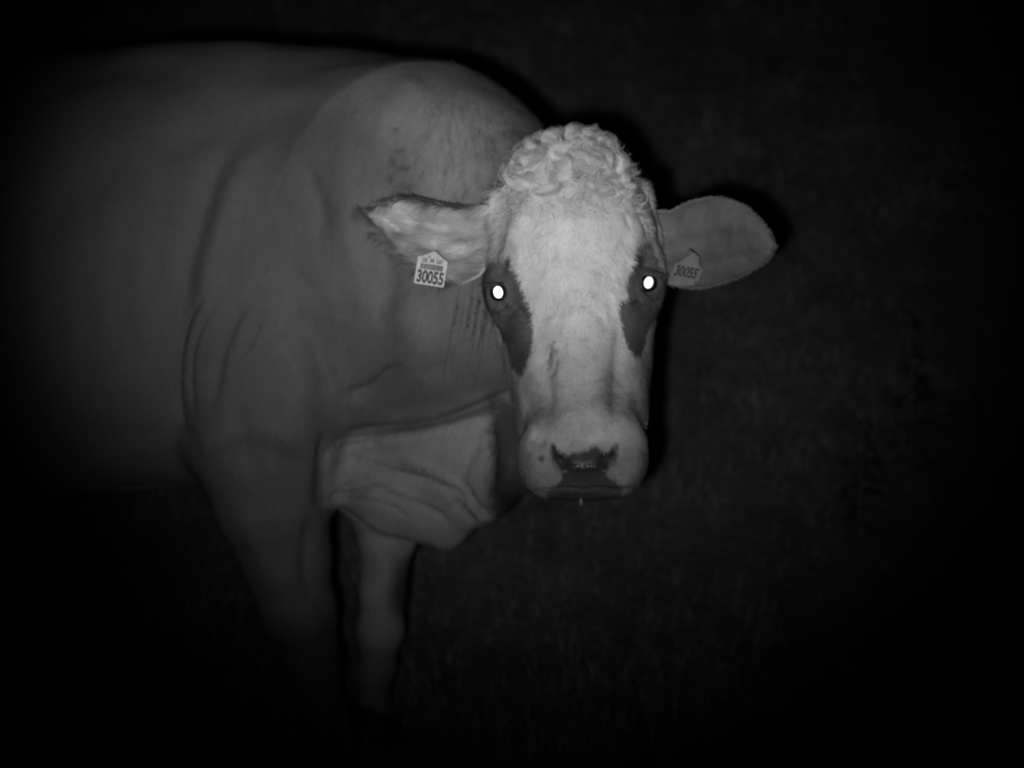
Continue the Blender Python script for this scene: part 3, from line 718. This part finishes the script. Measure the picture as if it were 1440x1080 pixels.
tag((606.5, 380), 1.856, (1, -.15, 0.05), (.10, 1, 0), [(-w_, -.0235), (w_*.96, -.0235), (w_, .0170), (.015, .0205), (.006, .0270), (-.004, .0275), (-.014, .0215), (-w_, .0180)],
    [('printed_number', '30055', 0, -.0122, .0262, .64), ('barcode', 'BARS', 0, .0045, 0, 0), ('printed_text', 'DE  09  537', .000, .0138, .0082, .78), ('printed_text', 'LKV BY', 0, .0205, .0058, .8)],
    (M_TAG, M_INK), 'white numbered ear tag with bar code, hanging in the pale hairy ear at the left', (.001, .0235))
tag((963, 385.5), 1.882, (.0413, -.0054, .020), (.012, .033, -.0157), [(-w_, -h_*1.02), (w_, -h_*1.02), (w_, h_*.78), (.014, h_*1.0), (.008, h_*1.7), (-.002, h_*1.6), (-.014, h_*1.0), (-w_, h_*.70)],
    [('printed_number', '30055', .001, .003, .0240, .70)],
    (M_TAGSHADE, M_INKPALE), 'numbered ear tag, greyed to paint its shade, turned aside in the smooth round ear at the right', (.001, .031), back=(.010, -.004))

# ------------------------------------------------------------------ meadow, rising to a bank behind the cow
def terrain(x, y):
    p = np.stack([x, y, 0*x], 1)
    b = np.clip(y-3.0-.25*np.sin(x*.8), 0, None); z = .62*b**2/(b+1.1)
    z = np.minimum(z, 4.5+.02*y)
    return z+noise(p, 1.3, 51)*.04*np.clip(y-1.5, .2, 2)+noise(p, .35, 52)*.015
gx = np.r_[-80, -50, -30, -18, np.arange(-12, 12.1, .12), 18, 30, 50, 80]; gy = np.r_[-60, -30, -12, np.arange(-4, 16, .12), 20, 30, 50, 90, 150]
GX, GY = np.meshgrid(gx, gy, indexing='ij'); z = terrain(GX.ravel(), GY.ravel()); nx_, ny_ = GX.shape
ii = (np.arange(nx_-1)[:, None]*ny_+np.arange(ny_-1)[None]).ravel()
props(mesh_obj('ground', np.stack([GX.ravel(), GY.ravel(), z], 1), np.stack([ii, ii+ny_, ii+ny_+1, ii+1], 1), M_SOIL), kind='structure')
nb = 120000
y = 1.3+rng.uniform(0, 1, nb)**1.3*8.5; x = rng.uniform(-1, 1, nb)*(1.2+.55*y); z = terrain(x, y)
p = np.stack([x, y, 0*x], 1); dens = noise(p, .5, 61)*.5+noise(p, .13, 62)*.5; keep = dens > rng.uniform(-1.0, .5, nb); x, y, z, p, dens = x[keep], y[keep], z[keep], p[keep], dens[keep]; nb = len(x)
L = rng.uniform(.025, .08, nb)*(1+.5*dens); a = rng.uniform(0, 6.28, nb); k = 4; tt = np.linspace(0, 1, k)[None]
bend = rng.uniform(.2, 1.0, nb)[:, None]
pt = np.stack([x[:, None]+np.cos(a)[:, None]*L[:, None]*bend*tt**2, y[:, None]+np.sin(a)[:, None]*L[:, None]*bend*tt**2, z[:, None]-.005+L[:, None]*tt*(1-.3*bend*tt)], 2)
sv = np.stack([-np.sin(a+rng.uniform(-1, 1, nb)), np.cos(a), 0*a], 1)[:, None]; wdt = rng.uniform(.0015, .0035, nb)[:, None, None]*(1-tt**2*.9)[:, :, None]
VV = np.stack([pt+sv*wdt, pt-sv*wdt], 2).reshape(-1, 3); base = ((np.arange(nb)*k*2)[:, None]+np.arange(k-1)[None]*2).ravel()
props(mesh_obj('grass', VV, np.stack([base, base+1, base+3, base+2], 1), M_GRASS, attr=np.repeat(np.clip(.30*(1+.5*dens)*rng.uniform(.75, 1.25, nb), .04, .5), k*2)), kind='stuff')
# tall weeds at the right
def weed(px, py_top, d, hgt, label, seed):
    r = np.random.default_rng(seed); b = P(px, 540, d); zz = float(terrain(np.array([b[0]]), np.array([b[1]]))[0])
    root = bpy.data.objects.new('tall_weed', None); COL.objects.link(root); root.location = (b[0], b[1], zz); props(root, label, 'weed', 'tall weeds standing behind the cow')
    vs, fs = [], []; n = 8; lean = r.uniform(-.12, .12)
    for k in range(7):
        t = k/6; rad = .006*(1-.7*t)
        for j in range(n): q = 2*math.pi*j/n; vs.append((lean*t*t*hgt+rad*math.cos(q), rad*math.sin(q), t*hgt))
    for k in range(6): fs += [(k*n+j, k*n+(j+1) % n, (k+1)*n+(j+1) % n, (k+1)*n+j) for j in range(n)]
    mesh_obj('stem', np.array(vs), np.array(fs), M_WEED, root)
    vs, fs = [], []
    for k in range(70):
        t = r.uniform(.15, 1); q = r.uniform(0, 6.28); l = r.uniform(.06, .16)*(1.25-t); c, s_ = math.cos(q), math.sin(q); bx = lean*t*t*hgt; n0 = len(vs)
        for tt_, ww in ((0, .002), (.35, .016), (.7, .013), (1, .001)):
            zz_ = t*hgt+l*(tt_*.6-.9*tt_**2); vs += [(bx+c*l*tt_-s_*ww, s_*l*tt_+c*ww, zz_), (bx+c*l*tt_+s_*ww, s_*l*tt_-c*ww, zz_)]
        for j in range(3): fs.append((n0+2*j, n0+2*j+1, n0+2*j+3, n0+2*j+2))
    mesh_obj('foliage', np.array(vs), fs, M_WEED, root)
weed(1216, 600, 3.6, .42, 'shorter leafy weed dimly seen right of the cow, nearest to its head', 1)
weed(1288, 520, 3.9, .62, 'tall thin weed dimly seen at the far right edge of the light', 2)
print('verts', len(allV), 'blades', nb)
